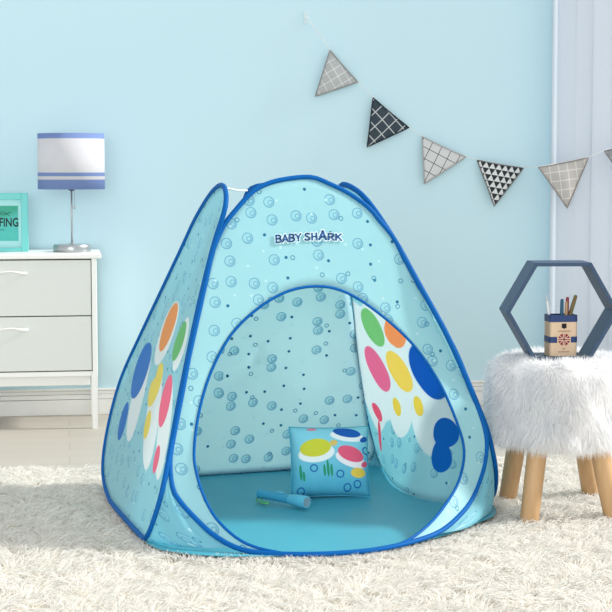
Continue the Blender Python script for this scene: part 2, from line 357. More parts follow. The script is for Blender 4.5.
tube('underline', [np.array(ROOM @ Vector((tx1 - a, FRW - 0.0195, tz0 - 0.012))) for a in (0.09, 0.054)], 0.0009, M_ink, pr_, seg=6)

# ================================================================== BUNTING
M_cord = plain('white_cord', (232, 234, 232), 0.8)
def grid_cloth(name, bg, line, pitch, lw, rot=0.0, heather=0.12):
    t = NT(name); uv = t.uv(); n = t.new('ShaderNodeVectorRotate', rotation_type='Z_AXIS'); t.put(n.inputs[0], uv); n.inputs['Angle'].default_value = rot
    s = t.new('ShaderNodeSeparateXYZ'); t.put(s.inputs[0], n.outputs[0]); k = None
    for i in (0, 1):
        a = t.math('LESS_THAN', t.math('ABSOLUTE', t.math('SUBTRACT', t.math('FRACT', t.math('ADD', t.math('DIVIDE', s.outputs[i], pitch), 10.3)), 0.5)), lw / pitch / 2)
        k = a if k is None else t.math('MAXIMUM', k, a)
    weave = t.noise(t.vec('MULTIPLY', uv, (900, 300, 1)), 1.0, 2)
    b = srgb(*bg); d = tuple(x * (1 - heather) for x in b[:3]) + (1,)
    c = t.mix(k, t.mix(weave, b, d), srgb(*line)); t.base(c, 0.85, spec=0.1); t.bump(weave, 0.2, 0.001); return t.m
def triangle_cloth(name, a, b, pitch):
    t = NT(name); uv = t.uv(); s = t.new('ShaderNodeSeparateXYZ'); t.put(s.inputs[0], uv)
    y = t.math('ADD', t.math('DIVIDE', s.outputs[1], pitch * 0.9), 20.0); x = t.math('ADD', t.math('DIVIDE', s.outputs[0], pitch), 20.0)
    row = t.math('FLOOR', y); fy = t.math('FRACT', y); fx = t.math('FRACT', t.math('ADD', x, t.math('MULTIPLY', row, 0.5)))
    k = t.math('LESS_THAN', t.math('MULTIPLY', t.math('ABSOLUTE', t.math('SUBTRACT', fx, 0.5)), 2.0), fy)
    t.base(t.mix(k, srgb(*a), srgb(*b)), 0.85, spec=0.1); return t.m
hook = on_wall(307, 17, 0.012)
bun = thing('bunting', 'string of grey and black triangular fabric pennants strung across the blue wall', 'bunting', on_wall(430, 150, 0.02))
flags = [((330, 50), (358, 82), (315, 96.5), .022, grid_cloth('grey_check', (178, 182, 182), (208, 212, 212), .034, .003, .2), 'grey check pennant, the first and highest'),
         ((373, 97.5), (409, 127.5), (367, 147), .022, grid_cloth('slate_check', (66, 77, 86), (186, 192, 194), .042, .004, .15, .25), 'dark slate pennant with pale grid'),
         ((422, 136.5), (466, 157), (424, 184), .022, grid_cloth('white_check', (208, 210, 210), (92, 94, 98), .043, .003, .05, .05), 'off-white pennant with thin dark grid'),
         ((477, 160), (523.5, 168), (494, 206), .026, triangle_cloth('triangle_print', (214, 218, 218), (50, 56, 62), .028), 'pennant printed with small black and white triangles'),
         ((538.5, 167), (588.5, 157.5), (567, 208), .155, grid_cloth('linen_check', (184, 181, 177), (212, 211, 208), .038, .0032, .05), 'beige linen pennant hanging before the curtain'),
         ((604.5, 151), (650, 139), (631, 190), .155, grid_cloth('ash_check', (150, 152, 156), (196, 198, 200), .04, .004, .1), 'grey pennant cut by the right edge of the photo')]
cord = [hook]
for a, b, c, off, m, lab in flags:
    A, B, Cc = (on_wall(*q, off) for q in (a, b, c)); N = 14; V = []; UVs = []; idx = {}
    ex = (B - A) / np.linalg.norm(B - A); ey = np.cross(wall_n, ex)
    for i in range(N + 1):
        for j in range(N + 1 - i):
            p, q = i / N, j / N; X = A + (B - A) * p + (Cc - A) * q
            edge = min(p, q, 1 - p - q) * 3
            h = 0.010 * math.sin(2.2 * p + 3.0 * q) * q + 0.006 * edge * math.sin(5 * p) + 0.003 * math.sin(9 * p) * q
            inw = -0.02 * math.sin(math.pi * p) * (1 - q) * (1 if q == 0 else 0.6)
            X = X + wall_n * h + (Cc - (A + B) / 2) * (-inw) * 0.6
            idx[i, j] = len(V); V.append(X); r = X - A; UVs.append((r @ ex, r @ ey))
    Fc = []
    for i in range(N):
        for j in range(N - i):
            Fc.append((idx[i, j], idx[i, j + 1], idx[i + 1, j]))
            if j < N - i - 1: Fc.append((idx[i + 1, j], idx[i, j + 1], idx[i + 1, j + 1]))
    o = link('pennant', mesh(V, Fc, UVs), m, bun, label=lab); sm = o.modifiers.new('cloth_thickness', 'SOLIDIFY'); sm.thickness = 0.0014; sm.offset = 0
    loop = [V[idx[k, 0]] for k in range(N + 1)] + [V[idx[N - k, k]] for k in range(1, N + 1)] + [V[idx[0, N - k]] for k in range(1, N)]
    seam = grid_cloth('hem_' + m.name, tuple(int(x * .82) for x in {'grey_check': (178, 182, 182), 'slate_check': (58, 68, 78), 'white_check': (208, 210, 210), 'triangle_print': (150, 152, 152), 'linen_check': (172, 168, 164), 'ash_check': (150, 152, 156)}[m.name]), (150, 150, 150), 5.0, .001)
    tube('hem', [V_ + 0 for V_ in loop], 0.0028, seam, o, closed=True, seg=6)
    cord += [V[idx[k, 0]] + np.array([0, 0, 0.002]) for k in (0, 5, 9, N)]
cord.append(on_wall(700, 118, .155))
tube('string', spline(cord, 160, False), 0.0013, M_cord, bun, seg=6)
hk = thing('wall_hook', 'small clear adhesive hook on the wall at the upper end of the pennant string', 'hook', on_wall(306, 16, 0.0))
box_obj('hook_plate', tuple(room(on_wall(303.6, 24, 0)) * [1, 0, 1] + [0, 0.0, 0]), tuple(room(on_wall(308.4, 11, 0)) * [1, 0, 1] + [0, 0.004, 0]), plain('clear_plastic', (205, 226, 232), 0.15, spec=0.6), hk, ROOM, 0.001)
hb = room(on_wall(306, 19, 0)); tube('hook_prong', [tuple(ROOM @ Vector((hb[0], d, hb[2] + z))) for d, z in ((0.003, 0.004), (0.008, -0.004), (0.013, -0.006), (0.017, -0.001), (0.018, 0.007))], 0.0018, M_cord, hk, seg=8)
# ------------------------------------------------------------------ PART 2
# ================================================================== POP-UP TENT (plan and loops in metres; ZR = top of the rug)
ZR = 0.030
FLc = np.array([-.40, 4.09, ZR]); FRc = np.array([.505, 4.385, ZR]); MF = (FLc + FRc) / 2
ef = FRc - FLc; ef /= np.linalg.norm(ef); gf = np.array([-ef[1], ef[0], 0])
FT = on_depth(310, 177, 4.47); tf = FT - MF; tf -= ef * (tf @ ef); tf /= np.linalg.norm(tf)
nf = np.cross(ef, tf); nf = nf if nf[1] < 0 else -nf
def front(u, w_, off=0.0):                    # leaning front wall, bellied forward at its foot
    b = 0.258 * max(0, 1 - (u / .49) ** 2) * max(0, 1 - w_ / .5) ** 2
    P = MF + ef * u + tf * w_ - gf * b + nf * off
    return P
def front_inv(x, y):
    q = np.array([0., .3]); k = 1e-4
    for _ in range(40):
        r = proj(front(*q)) - [x, y]
        J = np.array([(proj(front(q[0] + k, q[1])) - proj(front(*q))) / k, (proj(front(q[0], q[1] + k)) - proj(front(*q))) / k]).T
        d = np.linalg.solve(J, -r); q = q + d * min(1, .2 / (np.linalg.norm(d) + 1e-9))
    return q
T_outer = [(310,177),(280,180),(262,186),(250,194),(234,212),(224,225),(216,242),(211,258),(200,307),(190,352),(182,394),(173,440),(170,463),(173,489),(183,505),(199,522),(215,536),(240,549),(280,555),(320,556),(360,552),(404,544),(439,532),(459,516),(472,499),(481,477),(486,455),(485,430),(470,387),(453,346),(421,290),(408,263),(393,237),(379,220),(369,208),(350,194),(330,184)]
T_door = [(320,286.5),(289,291),(258.6,308),(231,335),(210.6,373),(198.6,414),(194,452),(197,475.5),(205,499),(219,522),(245,543),(282,553),(320,555),(360,551),(402,543),(429,524),(447,502),(459,480),(464,452),(456.4,421.5),(437.7,380),(411,342.6),(377.6,312.5),(347,293)]
UWo = spline([front_inv(*q) for q in T_outer], 160); UWd = spline([front_inv(*q) for q in T_door], 160)
lift = lambda P: np.array([P[0], P[1], max(P[2], ZR + 0.004)])
L_front = np.array([lift(front(*q)) for q in UWo])
def fit_plane(A): A = np.asarray(A); c = A.mean(0); return c, np.linalg.svd(A - c)[2][2]
mer = [front(*front_inv(*q)) for q in [(216,242),(200,307),(182,394),(170,463)]]
cL, nL = fit_plane(mer + [on_level(112,503,ZR), on_level(146,541,ZR)]); nL = nL if nL[0] < 0 else -nL
T_left = [(223.5,184.5),(213,193),(197,219),(186,243),(168.5,280),(142.5,335),(122,381),(109,431),(104.5,472),(112,502),(127,522),(146,540),(152,530),(162,499),(169,466)]
T_left += [(182,394),(200,307),(216,242),(227,209),(227.5,193)]
A_left = [on_plane(*q, cL, nL) + nL * 0.004 for q in T_left]
mer = [front(*front_inv(*q)) for q in [(379,220),(408,263),(453,346),(485,430)]]
cR, nR = fit_plane(mer + [on_level(495,505,ZR), on_level(380,465,ZR)]); nR = nR if nR[0] > 0 else -nR
T_right = [(338,184.5),(349,187),(358,192),(366,200.5),(376,214),(386,229),(396,245),(418,285),(450,344),(484,425),(489.5,445),(494.5,469),(493,493)]
T_right2 = [(374,450),(365,420),(357,350),(352,300)]
A_right = [on_plane(*q, cR, nR) for q in T_right] + [np.array([.52, 4.66, ZR]), np.array([.39, 4.92, ZR]), np.array([.265, 5.16, ZR])] + [on_plane(*q, cR, nR) for q in T_right2] + [np.array([.112, 4.80, .76]), np.array([.098, 4.73, .90])]
BP = [A_left[4], A_left[5], A_left[6], A_left[7]] + [on_plane(*q, cR, nR) for q in T_right2[1:]] + [np.array([-.52, 4.95, ZR]), np.array([.22, 5.21, ZR])]
cB, nB = fit_plane(BP); nB = nB if nB[1] > 0 else -nB
def onB(P): P = np.asarray(P, float); return P - nB * ((P - cB) @ nB)
A_back = [onB(P) + np.array([.03, .01, 0]) for P in (A_left[4], A_left[5], A_left[6], A_left[7])] + [np.array([-.50, 4.95, ZR]), np.array([-.16, 5.075, ZR]), np.array([.16, 5.19, ZR])] + \
         [onB(P) for P in (on_plane(*T_right2[0], cR, nR), on_plane(*T_right2[1], cR, nR), on_plane(*T_right2[2], cR, nR), on_plane(*T_right2[3], cR, nR), np.array([.085, 4.83, .76]))] + \
         [on_plane(*q, cB, nB) for q in ((312, 200), (285, 186), (262, 186.5), (247, 189.5), (243, 214), (226, 242), (196, 262))]
def loop3(A, n=140): return np.array([lift(P) for P in smooth_loop(spline(A, n), 3)])
L_left, L_right, L_back = loop3(A_left), loop3(A_right), loop3(A_back)

# printed nylon: pale aqua with bubbles; PRINT = list of (centre uv, radii, rotation, colour)
def nylon(name, prints=(), tint=(186, 231, 236), tr=.5):
    t = NT(name); uv = t.uv(); c = srgb(*tint)
    def cells(scale, seed):
        v = t.new('ShaderNodeTexVoronoi', voronoi_dimensions='2D', feature='F1'); t.put(v.inputs['Vector'], t.vec('ADD', uv, (seed, seed * .7, 0)))
        v.inputs['Scale'].default_value = scale; v.inputs['Randomness'].default_value = 0.64
        s = t.new('ShaderNodeSeparateColor'); t.put(s.inputs[0], v.outputs['Color']); return v.outputs['Distance'], s.outputs[0], s.outputs[1], v.outputs['Position']
    d, r1, r2, pos = cells(16.3, 3.0)
    ring = t.math('SUBTRACT', t.ramp(d, .215, .228), t.ramp(d, .248, .262)); inner = t.math('SUBTRACT', 1.0, t.ramp(d, .215, .235))
    isring = t.math('GREATER_THAN', r1, 0.42)
    # a glint and a soft crescent inside each bubble
    loc = t.vec('SUBTRACT', t.vec('MULTIPLY', t.vec('ADD', uv, (3.0, 2.1, 0)), (16.3, 16.3, 0)), t.vec('MULTIPLY', pos, (16.3, 16.3, 0)))
    dx = t.vec('LENGTH', t.vec('ADD', loc, (0.07, -0.06, 0)), out=1)
    cres = t.math('MULTIPLY', inner, t.ramp(dx, .20, .215)); dx2 = t.vec('LENGTH', t.vec('ADD', loc, (-0.06, 0.02, 0)), out=1)
    spot = t.math('SUBTRACT', t.ramp(dx2, .075, .085), t.ramp(dx2, .115, .125))
    c = t.mix(t.math('MULTIPLY', t.math('MULTIPLY', inner, isring), .35), c, srgb(172, 228, 236))
    m = t.math('MULTIPLY', isring, t.math('MAXIMUM', ring, t.math('MAXIMUM', t.math('MULTIPLY', cres, .35), t.math('MULTIPLY', t.math('MULTIPLY', spot, inner), .7))))
    c = t.mix(t.math('MULTIPLY', m, .85), c, srgb(92, 172, 204))
    dot = t.math('MULTIPLY', t.math('SUBTRACT', 1.0, t.ramp(d, .065, .085)), t.math('LESS_THAN', r1, 0.32)); c = t.mix(dot, c, srgb(44, 138, 176))
    d2, q1, q2, _ = cells(21.0, 8.5)
    c = t.mix(t.math('MULTIPLY', t.math('SUBTRACT', 1.0, t.ramp(d2, .07, .09)), t.math('LESS_THAN', q1, .30)), c, srgb(214, 244, 246))
    d3, k1, k2, _ = cells(13.0, 5.2)
    c = t.mix(t.math('MULTIPLY', t.math('SUBTRACT', t.ramp(d3, .055, .065), t.ramp(d3, .085, .095)), t.math('LESS_THAN', k1, .35)), c, srgb(80, 165, 195))
    for ce, ra, ro, col in prints: c = t.mix(t.ellipse(uv, ce, ra, ro, .03), c, srgb(*col))
    t.base(c, 0.45, spec=0.3); wr = t.noise(uv, 7.0, 3); t.bump(wr, 0.25, 0.02); t.translucent(c, tr); return t.m
M_pipe = plain('blue_piping', (0, 92, 166), 0.55, vary=0.15, spec=0.12)

def panel_frame(c, n, foot):
    a = np.cross(n, [0, 0, 1.0]); a /= np.linalg.norm(a); up = np.cross(a, n); up = up if up[2] > 0 else -up
    o = c - up * ((c[2] - ZR) / up[2]); o = o + a * ((foot - o) @ a); return o, a, up
def panel(loop, o, a, up, mat, name, parent, bulge=None, K=16):
    uv = np.stack([(loop - o) @ a, (loop - o) @ up], 1); c3 = loop.mean(0); V = [c3]; UVs = [((c3 - o) @ a, (c3 - o) @ up)]; n = len(loop); Fc = []
    for k in range(1, K + 1):
        s = k / K
        for P in loop:
            X = c3 + (P - c3) * s; q = ((X - o) @ a, (X - o) @ up); UVs.append(q)
            if bulge is not None: X = X + bulge(q[0], q[1], s)
            V.append(X)
    for i in range(n):
        Fc.append((0, 1 + i, 1 + (i + 1) % n))
        for k in range(K - 1): p = 1 + k * n; Fc.append((p + i, p + n + i, p + n + (i + 1) % n, p + (i + 1) % n))
    ob = link(name, mesh(V, Fc, UVs), mat, parent)
    sm = ob.modifiers.new('cloth_thickness', 'SOLIDIFY'); sm.thickness = 0.0008; sm.offset = 0
    return ob
base_c = np.array([-.03, 4.6, ZR])
tent = thing('play_tent', 'light blue pop-up play tent with blue piping and round open doorway on the rug', 'play tent', base_c)

# --- front wall: a ring of cloth between the outer hoop and the doorway
CC = np.array([.10, .25]); NA = 180
def polar(L):
    d = L - CC; th = np.arctan2(d[:, 1], d[:, 0]); r = np.hypot(d[:, 0], d[:, 1]); k = np.argsort(th); th, r = th[k], r[k]
    g = np.linspace(-math.pi, math.pi, NA, endpoint=False)
    return g, np.interp(g, np.r_[th - 2 * math.pi, th, th + 2 * math.pi], np.r_[r, r, r])
g, ro = polar(UWo); _, rd = polar(UWd); rd = np.minimum(rd, ro - 0.004); V = []; UVs = []; K = 10
for k in range(K + 1):
    for i in range(NA):
        r = rd[i] + (ro[i] - rd[i]) * k / K; q = CC + r * np.array([math.cos(g[i]), math.sin(g[i])]); s = math.sin(math.pi * k / K)
        V.append(lift(front(*q, 0.002 * s * math.sin(4 * q[0] + 7 * q[1])))); UVs.append(q)
Fc = [(k * NA + i, k * NA + (i + 1) % NA, (k + 1) * NA + (i + 1) % NA, (k + 1) * NA + i) for k in range(K) for i in range(NA)]
fp = link('front_panel', mesh(V, Fc, UVs), nylon('bubble_nylon'), tent); sm = fp.modifiers.new('cloth_thickness', 'SOLIDIFY'); sm.thickness = 0.0008; sm.offset = 0
tube('hoop_piping', L_front, 0.0068, M_pipe, fp, closed=True, label='dark blue piping around the front hoop')
tube('door_piping', [lift(front(*q)) + nf * .001 for q in UWd], 0.0040, M_pipe, fp, closed=True, label='blue piping around the open doorway')
# --- lettering over the doorway
M_navy = plain('navy_print', (36, 82, 138), 0.6); M_halo = plain('white_print', (222, 244, 248), 0.6)
GLYPH = {  # stroke letters on a unit cell (x to the right, y up)
    'B': [[(.1, 0), (.1, 1)], [(.1, 1), (.42, 1), (.62, .90), (.64, .72), (.55, .56), (.40, .52), (.1, .52)], [(.40, .52), (.62, .44), (.70, .26), (.62, .07), (.42, 0), (.1, 0)]],
    'A': [[(.04, 0), (.38, 1), (.72, 0)], [(.17, .30), (.59, .30)]],
    'Y': [[(.04, 1), (.36, .50), (.36, 0)], [(.68, 1), (.36, .50)]],
    'S': [[(.62, .86), (.48, .98), (.28, .98), (.12, .84), (.14, .66), (.34, .53), (.54, .42), (.62, .24), (.52, .06), (.32, 0), (.12, .06), (.06, .16)]],
    'H': [[(.1, 0), (.1, 1)], [(.64, 0), (.64, 1)], [(.1, .5), (.64, .5)]],
    'R': [[(.1, 0), (.1, 1)], [(.1, 1), (.42, 1), (.62, .90), (.65, .70), (.55, .52), (.40, .46), (.1, .46)], [(.36, .46), (.68, 0)]],
    'K': [[(.1, 0), (.1, 1)], [(.66, 1), (.1, .45)], [(.28, .60), (.70, 0)]]}
def stroke_word(s, wd):
    V = []; Fc = []; x = 0.0
    for ch in s:
        for st in GLYPH[ch]:
            st = [np.array(p) + [x, 0] for p in st]
            for a, b in zip(st[:-1], st[1:]):
                d = (b - a) / np.linalg.norm(b - a); n_ = np.array([-d[1], d[0]]) * wd; k = len(V); V += [a - n_, b - n_, b + n_, a + n_]; Fc.append((k, k + 1, k + 2, k + 3))
            for p in st:
                k = len(V); V += [p + wd * np.array([math.cos(t), math.sin(t)]) for t in np.linspace(0, 2 * math.pi, 14, endpoint=False)]; Fc.append(tuple(range(k, k + 14)))
        x += .84
    return np.array(V), Fc
def place_text(s, tl, bl_, br_, mat_off):
    P0, P1, P2 = front_inv(*bl_), front_inv(*br_), front_inv(*tl); V, Fc = stroke_word(s, mat_off[1]); lo, hi = np.array([-.01, -.11]), np.array([.84 * (len(s) - 1) + .80, 1.11]); out = []
    for p in V:
        q = P0 + (P1 - P0) * (p[0] - lo[0]) / (hi[0] - lo[0]) + (P2 - P0) * (p[1] - lo[1]) / (hi[1] - lo[1]); out.append(front(q[0], q[1], mat_off[0]))
    return out, Fc
words = [('BABY', (274.8, 235.0), (275.3, 243.6), (301.6, 241.7)), ('SH', (303.8, 232.9), (304.2, 241.3), (317.6, 240.9)), ('A', (318.4, 230.2), (318.4, 240.8), (326.4, 240.7)), ('RK', (327.2, 233.0), (327.2, 240.8), (341.9, 241.5))]
HOFF = 0.0034
link('lettering_outline', mesh(*join_data([place_text(a, b, c, d, (HOFF, 0.23)) for a, b, c, d in words])), M_halo, fp, smooth=False, label='white outline of the lettering')
link('lettering', mesh(*join_data([place_text(a, b, c, d, (HOFF + .0008, 0.105)) for a, b, c, d in words])), M_navy, fp, smooth=False, label='navy lettering over the doorway')

# --- side walls, with a printed patch of plain coloured ovals
WHITE = (238, 246, 246); OR = (246, 170, 92); GR = (120, 206, 128); BLU = (16, 128, 212); YE = (246, 230, 110); PK = (244, 128, 160)
def uv_of(px, c, n, o, a, up): P = on_plane(*px, c, n); return ((P - o) @ a, (P - o) @ up)
oL, aL, uL = panel_frame(cL, nL, np.array([-.5, 4.4, ZR])); oR, aR, uR = panel_frame(cR, nR, np.array([.4, 4.9, ZR])); oB, aB, uB = panel_frame(cB, nB, np.array([-.16, 5.07, ZR]))
fL = lambda *p: uv_of(p, cL, nL, oL, aL, uL); fR = lambda *p: uv_of(p, cR, nR, oR, aR, uR)
def ovals(spec, f):
    out = []
    for (x0, y0), (x1, y1), wd, col in spec:            # an oval from end to end with a width in metres
        a, b = np.array(f(x0, y0)), np.array(f(x1, y1)); d = b - a
        out.append(((a + b) / 2, (wd / 2, np.linalg.norm(d) / 2), math.atan2(d[1], d[0]) - math.pi / 2, col))
    return out
P_left = ovals([((134, 442), (150, 352), .16, WHITE), ((150, 470), (164, 372), .13, WHITE), ((160, 480), (174, 380), .10, WHITE), ((158, 362), (180, 305), .19, WHITE), ((178, 372), (190, 318), .09, WHITE),
                ((162, 349), (179, 306), .145, OR), ((177, 362), (188, 322), .085, GR), ((135, 398), (152, 344), .20, BLU), ((155, 408), (166, 364), .115, YE), ((165, 428), (174, 376), .085, PK),
                ((124, 440), (129, 404), .10, BLU), ((150, 440), (155, 412), .06, YE), ((156, 474), (162, 446), .05, PK)], fL)
P_right = ovals([((352, 300), (388, 420), .30, WHITE), ((372, 300), (420, 415), .42, WHITE), ((405, 330), (452, 455), .30, WHITE), ((360, 320), (384, 430), .2, WHITE), ((396, 380), (412, 436), .16, WHITE),
                 ((364, 308), (383, 346), .13, (168, 222, 160)), ((388, 318), (404, 346), .13, (250, 190, 130)), ((368, 346), (387, 392), .125, (244, 150, 186)), ((391, 350), (409, 392), .14, (250, 232, 130)), ((414, 344), (444, 398), .20, BLU),
                 ((446, 418), (462, 446), .13, BLU), ((455, 440), (463, 470), .09, BLU), ((374, 404), (388, 420), .05, PK), ((384, 420), (392, 450), .03, PK), ((396, 398), (406, 416), .05, YE), ((418, 396), (426, 416), .06, YE)], fR)
def sag(q0, q1, s): return np.array([0, 0, 0.0]) + nL * 0.012 * (1 - s * s) * math.sin(3 * q0 + 5 * q1)
pl_ = panel(L_left, oL, aL, uL, nylon('shaded_bubble_nylon_with_ovals', P_left, (166, 222, 231), .34), 'side_panel', tent, sag)  # same nylon, tint deepened and translucency cut to paint in this wall's shade
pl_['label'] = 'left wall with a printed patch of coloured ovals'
tube('hoop_piping', L_left, 0.0072, M_pipe, pl_, closed=True)
aR_s = aR if aR[1] > 0 else -aR
def sag_r(q0, q1, s):
    f = min(1, max(0, (np.array(oR + aR * q0 - np.array([.535, 4.58, ZR])) @ aR_s) / .68)); w_ = max(0, 1 - max(q1, 0) / .36)
    return -np.array([.905, .425, 0]) * .16 * math.sin(math.pi * min(1, f) ** .62) * w_ ** 1.6 + nR * 0.006 * (1 - s) * math.sin(6 * q0 + 9 * q1)
pr2 = panel(L_right, oR, aR, uR, nylon('bubble_nylon_with_pale_ovals', P_right), 'side_panel', tent, sag_r, 20)
pr2['label'] = 'right wall, its printed inner face seen through the doorway'
rear = np.clip(((L_right - L_right.mean(0)) @ aR_s) / .25 + .3, 0, 1)[:, None]
tube('hoop_piping', L_right + nR * (.004 + .007 * rear), 0.0080, M_pipe, pr2, closed=True)
pb = panel(L_back, oB, aB, uB, nylon('brightened_bubble_nylon_back', (), (228, 252, 253), .66), 'back_panel', tent, lambda a_, b_, s: nB * .01 * (1 - s * s) * math.sin(4 * a_ + 3 * b_))  # same nylon, near-white tint stands in for light inside the tent
tube('hoop_piping', L_back + nB * .009, 0.0070, M_pipe, pb, closed=True)
# --- corner gussets: cloth between neighbouring hoops, down to the floor sheet
def seg_of(loop, p_from, p_to):
    i, j = (int(np.argmin(np.linalg.norm(loop - np.asarray(p), axis=1))) for p in (p_from, p_to)); n = len(loop)
    f = [loop[(i + k) % n] for k in range((j - i) % n + 1)]; b = [loop[(i - k) % n] for k in range((i - j) % n + 1)]
    return np.array(f if len(f) <= len(b) else b)
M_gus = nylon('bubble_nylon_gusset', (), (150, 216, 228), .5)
def gusset(A, B, pull, N=26, K=12):
    A = spline(A, N, False); B = spline(B, N, False); V = []; UVs = []; Fc = []
    for i in range(N):
        for k in range(K + 1):
            s = k / K; X = A[i] * (1 - s) + B[i] * s; f = (i / (N - 1))
            X = X + pull * math.sin(math.pi * s) * f ** 1.5 + np.array([.004, -.004, 0]) * math.sin(17 * s + 3 * f) * f
            V.append(lift(X) - np.array([0, 0, .004])); UVs.append((s * np.linalg.norm(A[i] - B[i]) + .13, X[2] + .07))
    for i in range(N - 1):
        for k in range(K): a = i * (K + 1) + k; Fc.append((a, a + 1, a + K + 2, a + K + 1))
    o = link('corner_gusset', mesh(V, Fc, UVs), M_gus, tent); sm = o.modifiers.new('cloth_thickness', 'SOLIDIFY'); sm.thickness = 0.0008; sm.offset = 0
    return o
pf_ = lambda x, y: front(*front_inv(x, y))
gusset(seg_of(L_front, pf_(171, 455), pf_(238, 548)), seg_of(L_left, on_plane(170, 455, cL, nL), on_plane(146, 540, cL, nL)), np.array([-.01, -.03, 0]))
gusset(seg_of(L_front, pf_(486, 440), pf_(430, 536)), seg_of(L_right, on_plane(488.5, 433, cR, nR), np.array([.52, 4.66, ZR])), np.array([.05, -.05, 0]))
gusset(seg_of(L_back, A_back[2], A_back[4]), seg_of(L_left, A_left[6], A_left[8]), np.array([-.02, .02, 0]))
gusset(seg_of(L_back, A_back[11], A_back[6]), seg_of(L_right, A_right[-2], A_right[-7]), np.array([.012, .012, 0]), 40)
# --- floor sheet
t = NT('turquoise_floor_nylon'); uv = t.obj(); n = t.noise(uv, 5, 4); c = t.mix(n, srgb(74, 166, 186), srgb(66, 158, 180)); t.base(c, 0.42, spec=0.35); t.bump(n, 0.35, 0.02); M_sheet = t.m
FLOOR = [(-.405, 4.085), (-.33, 4.005), (-.25, 3.970), (-.169, 3.962), (-.066, 3.966), (.036, 3.978), (.139, 4.012), (.256, 4.085), (.36, 4.185), (.46, 4.33), (.53, 4.44), (.545, 4.56), (.52, 4.66), (.41, 4.93), (.29, 5.19), (.23, 5.235), (.15, 5.225), (-.17, 5.11), (-.51, 4.985), (-.61, 4.87), (-.585, 4.68), (-.50, 4.39)]
FS = spline([(a, b, 0.0) for a, b in FLOOR], 120); fc = FS.mean(0); V = [(fc[0], fc[1], ZR + .002)]; Fc = []; n = len(FS); K = 22
for k in range(1, K + 1):
    for P in FS:
        X = fc + (P - fc) * k / K; h = 0.003 * math.sin(9 * X[0] + 4 * X[1]) * math.sin(7 * X[1] - 3 * X[0]) * (1 - (k / K) ** 4)
        V.append((X[0], X[1], ZR + .001 + h))
for i in range(n):
    Fc.append((0, 1 + i, 1 + (i + 1) % n))
    for k in range(K - 1): p = 1 + k * n; Fc.append((p + i, p + n + i, p + n + (i + 1) % n, p + (i + 1) % n))
fs = link('floor_sheet', mesh(V, Fc), M_sheet, tent, label='plain turquoise floor sheet'); sm = fs.modifiers.new('cloth_thickness', 'SOLIDIFY'); sm.thickness = 0.001; sm.offset = -1
# --- white strap across the open top
tube('strap', [L_left[0] + [0, 0, -.006], on_depth(238, 190.5, 4.62), on_plane(247, 190.5, cB, nB)], .0028, M_cord, tent, seg=6, label='thin white strap across the open top')

# ================================================================== THROW PILLOW
pb0 = on_level(330.5, 497, ZR + .004); PWX, PWZ, PTH = .238, .212, .105
t = NT('sea_print_cushion'); uv = t.uv(); s = t.new('ShaderNodeSeparateXYZ'); t.put(s.inputs[0], uv)
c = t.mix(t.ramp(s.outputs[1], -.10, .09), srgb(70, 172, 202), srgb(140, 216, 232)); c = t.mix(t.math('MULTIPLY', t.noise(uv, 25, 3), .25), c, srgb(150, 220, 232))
def P(px, py): return ((px - 330) / 336 , (461 - py) / 336)
def oval(px, py, rx, ry, rot, col):
    global c; c = t.mix(t.ellipse(uv, P(px, py), (rx / 336, ry / 336), rot, .05), c, srgb(*col))
oval(316, 455, 18, 9, .12, (240, 246, 244)); oval(315, 449.5, 15.5, 9, .12, (214, 214, 66)); oval(333, 445, 4, 3, .3, (226, 196, 110))
oval(347, 438, 17, 5.5, -.12, (240, 246, 246)); oval(347, 434, 14, 5, -.16, (30, 96, 182)); oval(364, 441, 4.5, 2.6, .5, (30, 96, 182))
oval(350, 462, 16, 7, -.35, (246, 240, 242)); oval(350, 456, 13.5, 7.5, -.35, (238, 98, 128)); oval(364, 466, 4, 2.6, .7, (238, 98, 128))
oval(357, 475, 7.5, 5, 0, (236, 204, 84)); oval(312, 430, 5, 1.8, 0, (226, 140, 160))
for x, y, h in ((300, 474, 8), (327, 470, 8.5), (323.5, 472, 6), (330.5, 472, 6), (303, 478, 5)): oval(x, y, 1.3, h, .06, (48, 150, 110))
for x, y in ((313, 470), (339, 476), (356, 486), (346, 489), (300, 492), (366, 452)):
    e1 = t.ellipse(uv, P(x, y), (4 / 336, 4 / 336), 0, .1); e2 = t.ellipse(uv, P(x, y), (2.7 / 336, 2.7 / 336), 0, .1); c = t.mix(t.math('SUBTRACT', e1, e2), c, srgb(30, 104, 172))
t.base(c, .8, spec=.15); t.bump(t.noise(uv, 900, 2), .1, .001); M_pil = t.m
pil = thing('throw_pillow', 'small square blue throw pillow printed with coloured ovals, propped up inside the tent', 'pillow', pb0)
RP = Matrix.Translation(Vector(pb0)) @ Matrix.Rotation(math.radians(4), 4, 'Z') @ Matrix.Rotation(math.radians(-20), 4, 'X')
V = []; UVs = []; Fc = []; N = 36
for sgn in (1, -1):
    for i in range(N + 1):
        for j in range(N + 1):
            a, b = -1 + 2 * i / N, -1 + 2 * j / N; pin = 0.045
            x = a * (PWX / 2) * (1 - pin * (1 - b * b)); z = b * (PWZ / 2) * (1 - pin * (1 - a * a))
            y = -sgn * PTH / 2 * ((1 - a ** 4) * (1 - b ** 4)) ** .5 * (1 + .03 * math.sin(5 * a + 3 * b))
            V.append(np.array(RP @ Vector((x, y, z + PWZ / 2 + .0)))); UVs.append((x * (1 if sgn > 0 else 1), z))
    o_ = 0 if sgn > 0 else (N + 1) ** 2
    for i in range(N):
        for j in range(N): a = o_ + i * (N + 1) + j; q = (a, a + N + 1, a + N + 2, a + 1); Fc.append(q if sgn > 0 else q[::-1])
me = mesh(V, Fc, UVs); bm = bmesh.new(); bm.from_mesh(me); bpy.data.meshes.remove(me); bmesh.ops.remove_doubles(bm, verts=bm.verts[:], dist=1e-5)
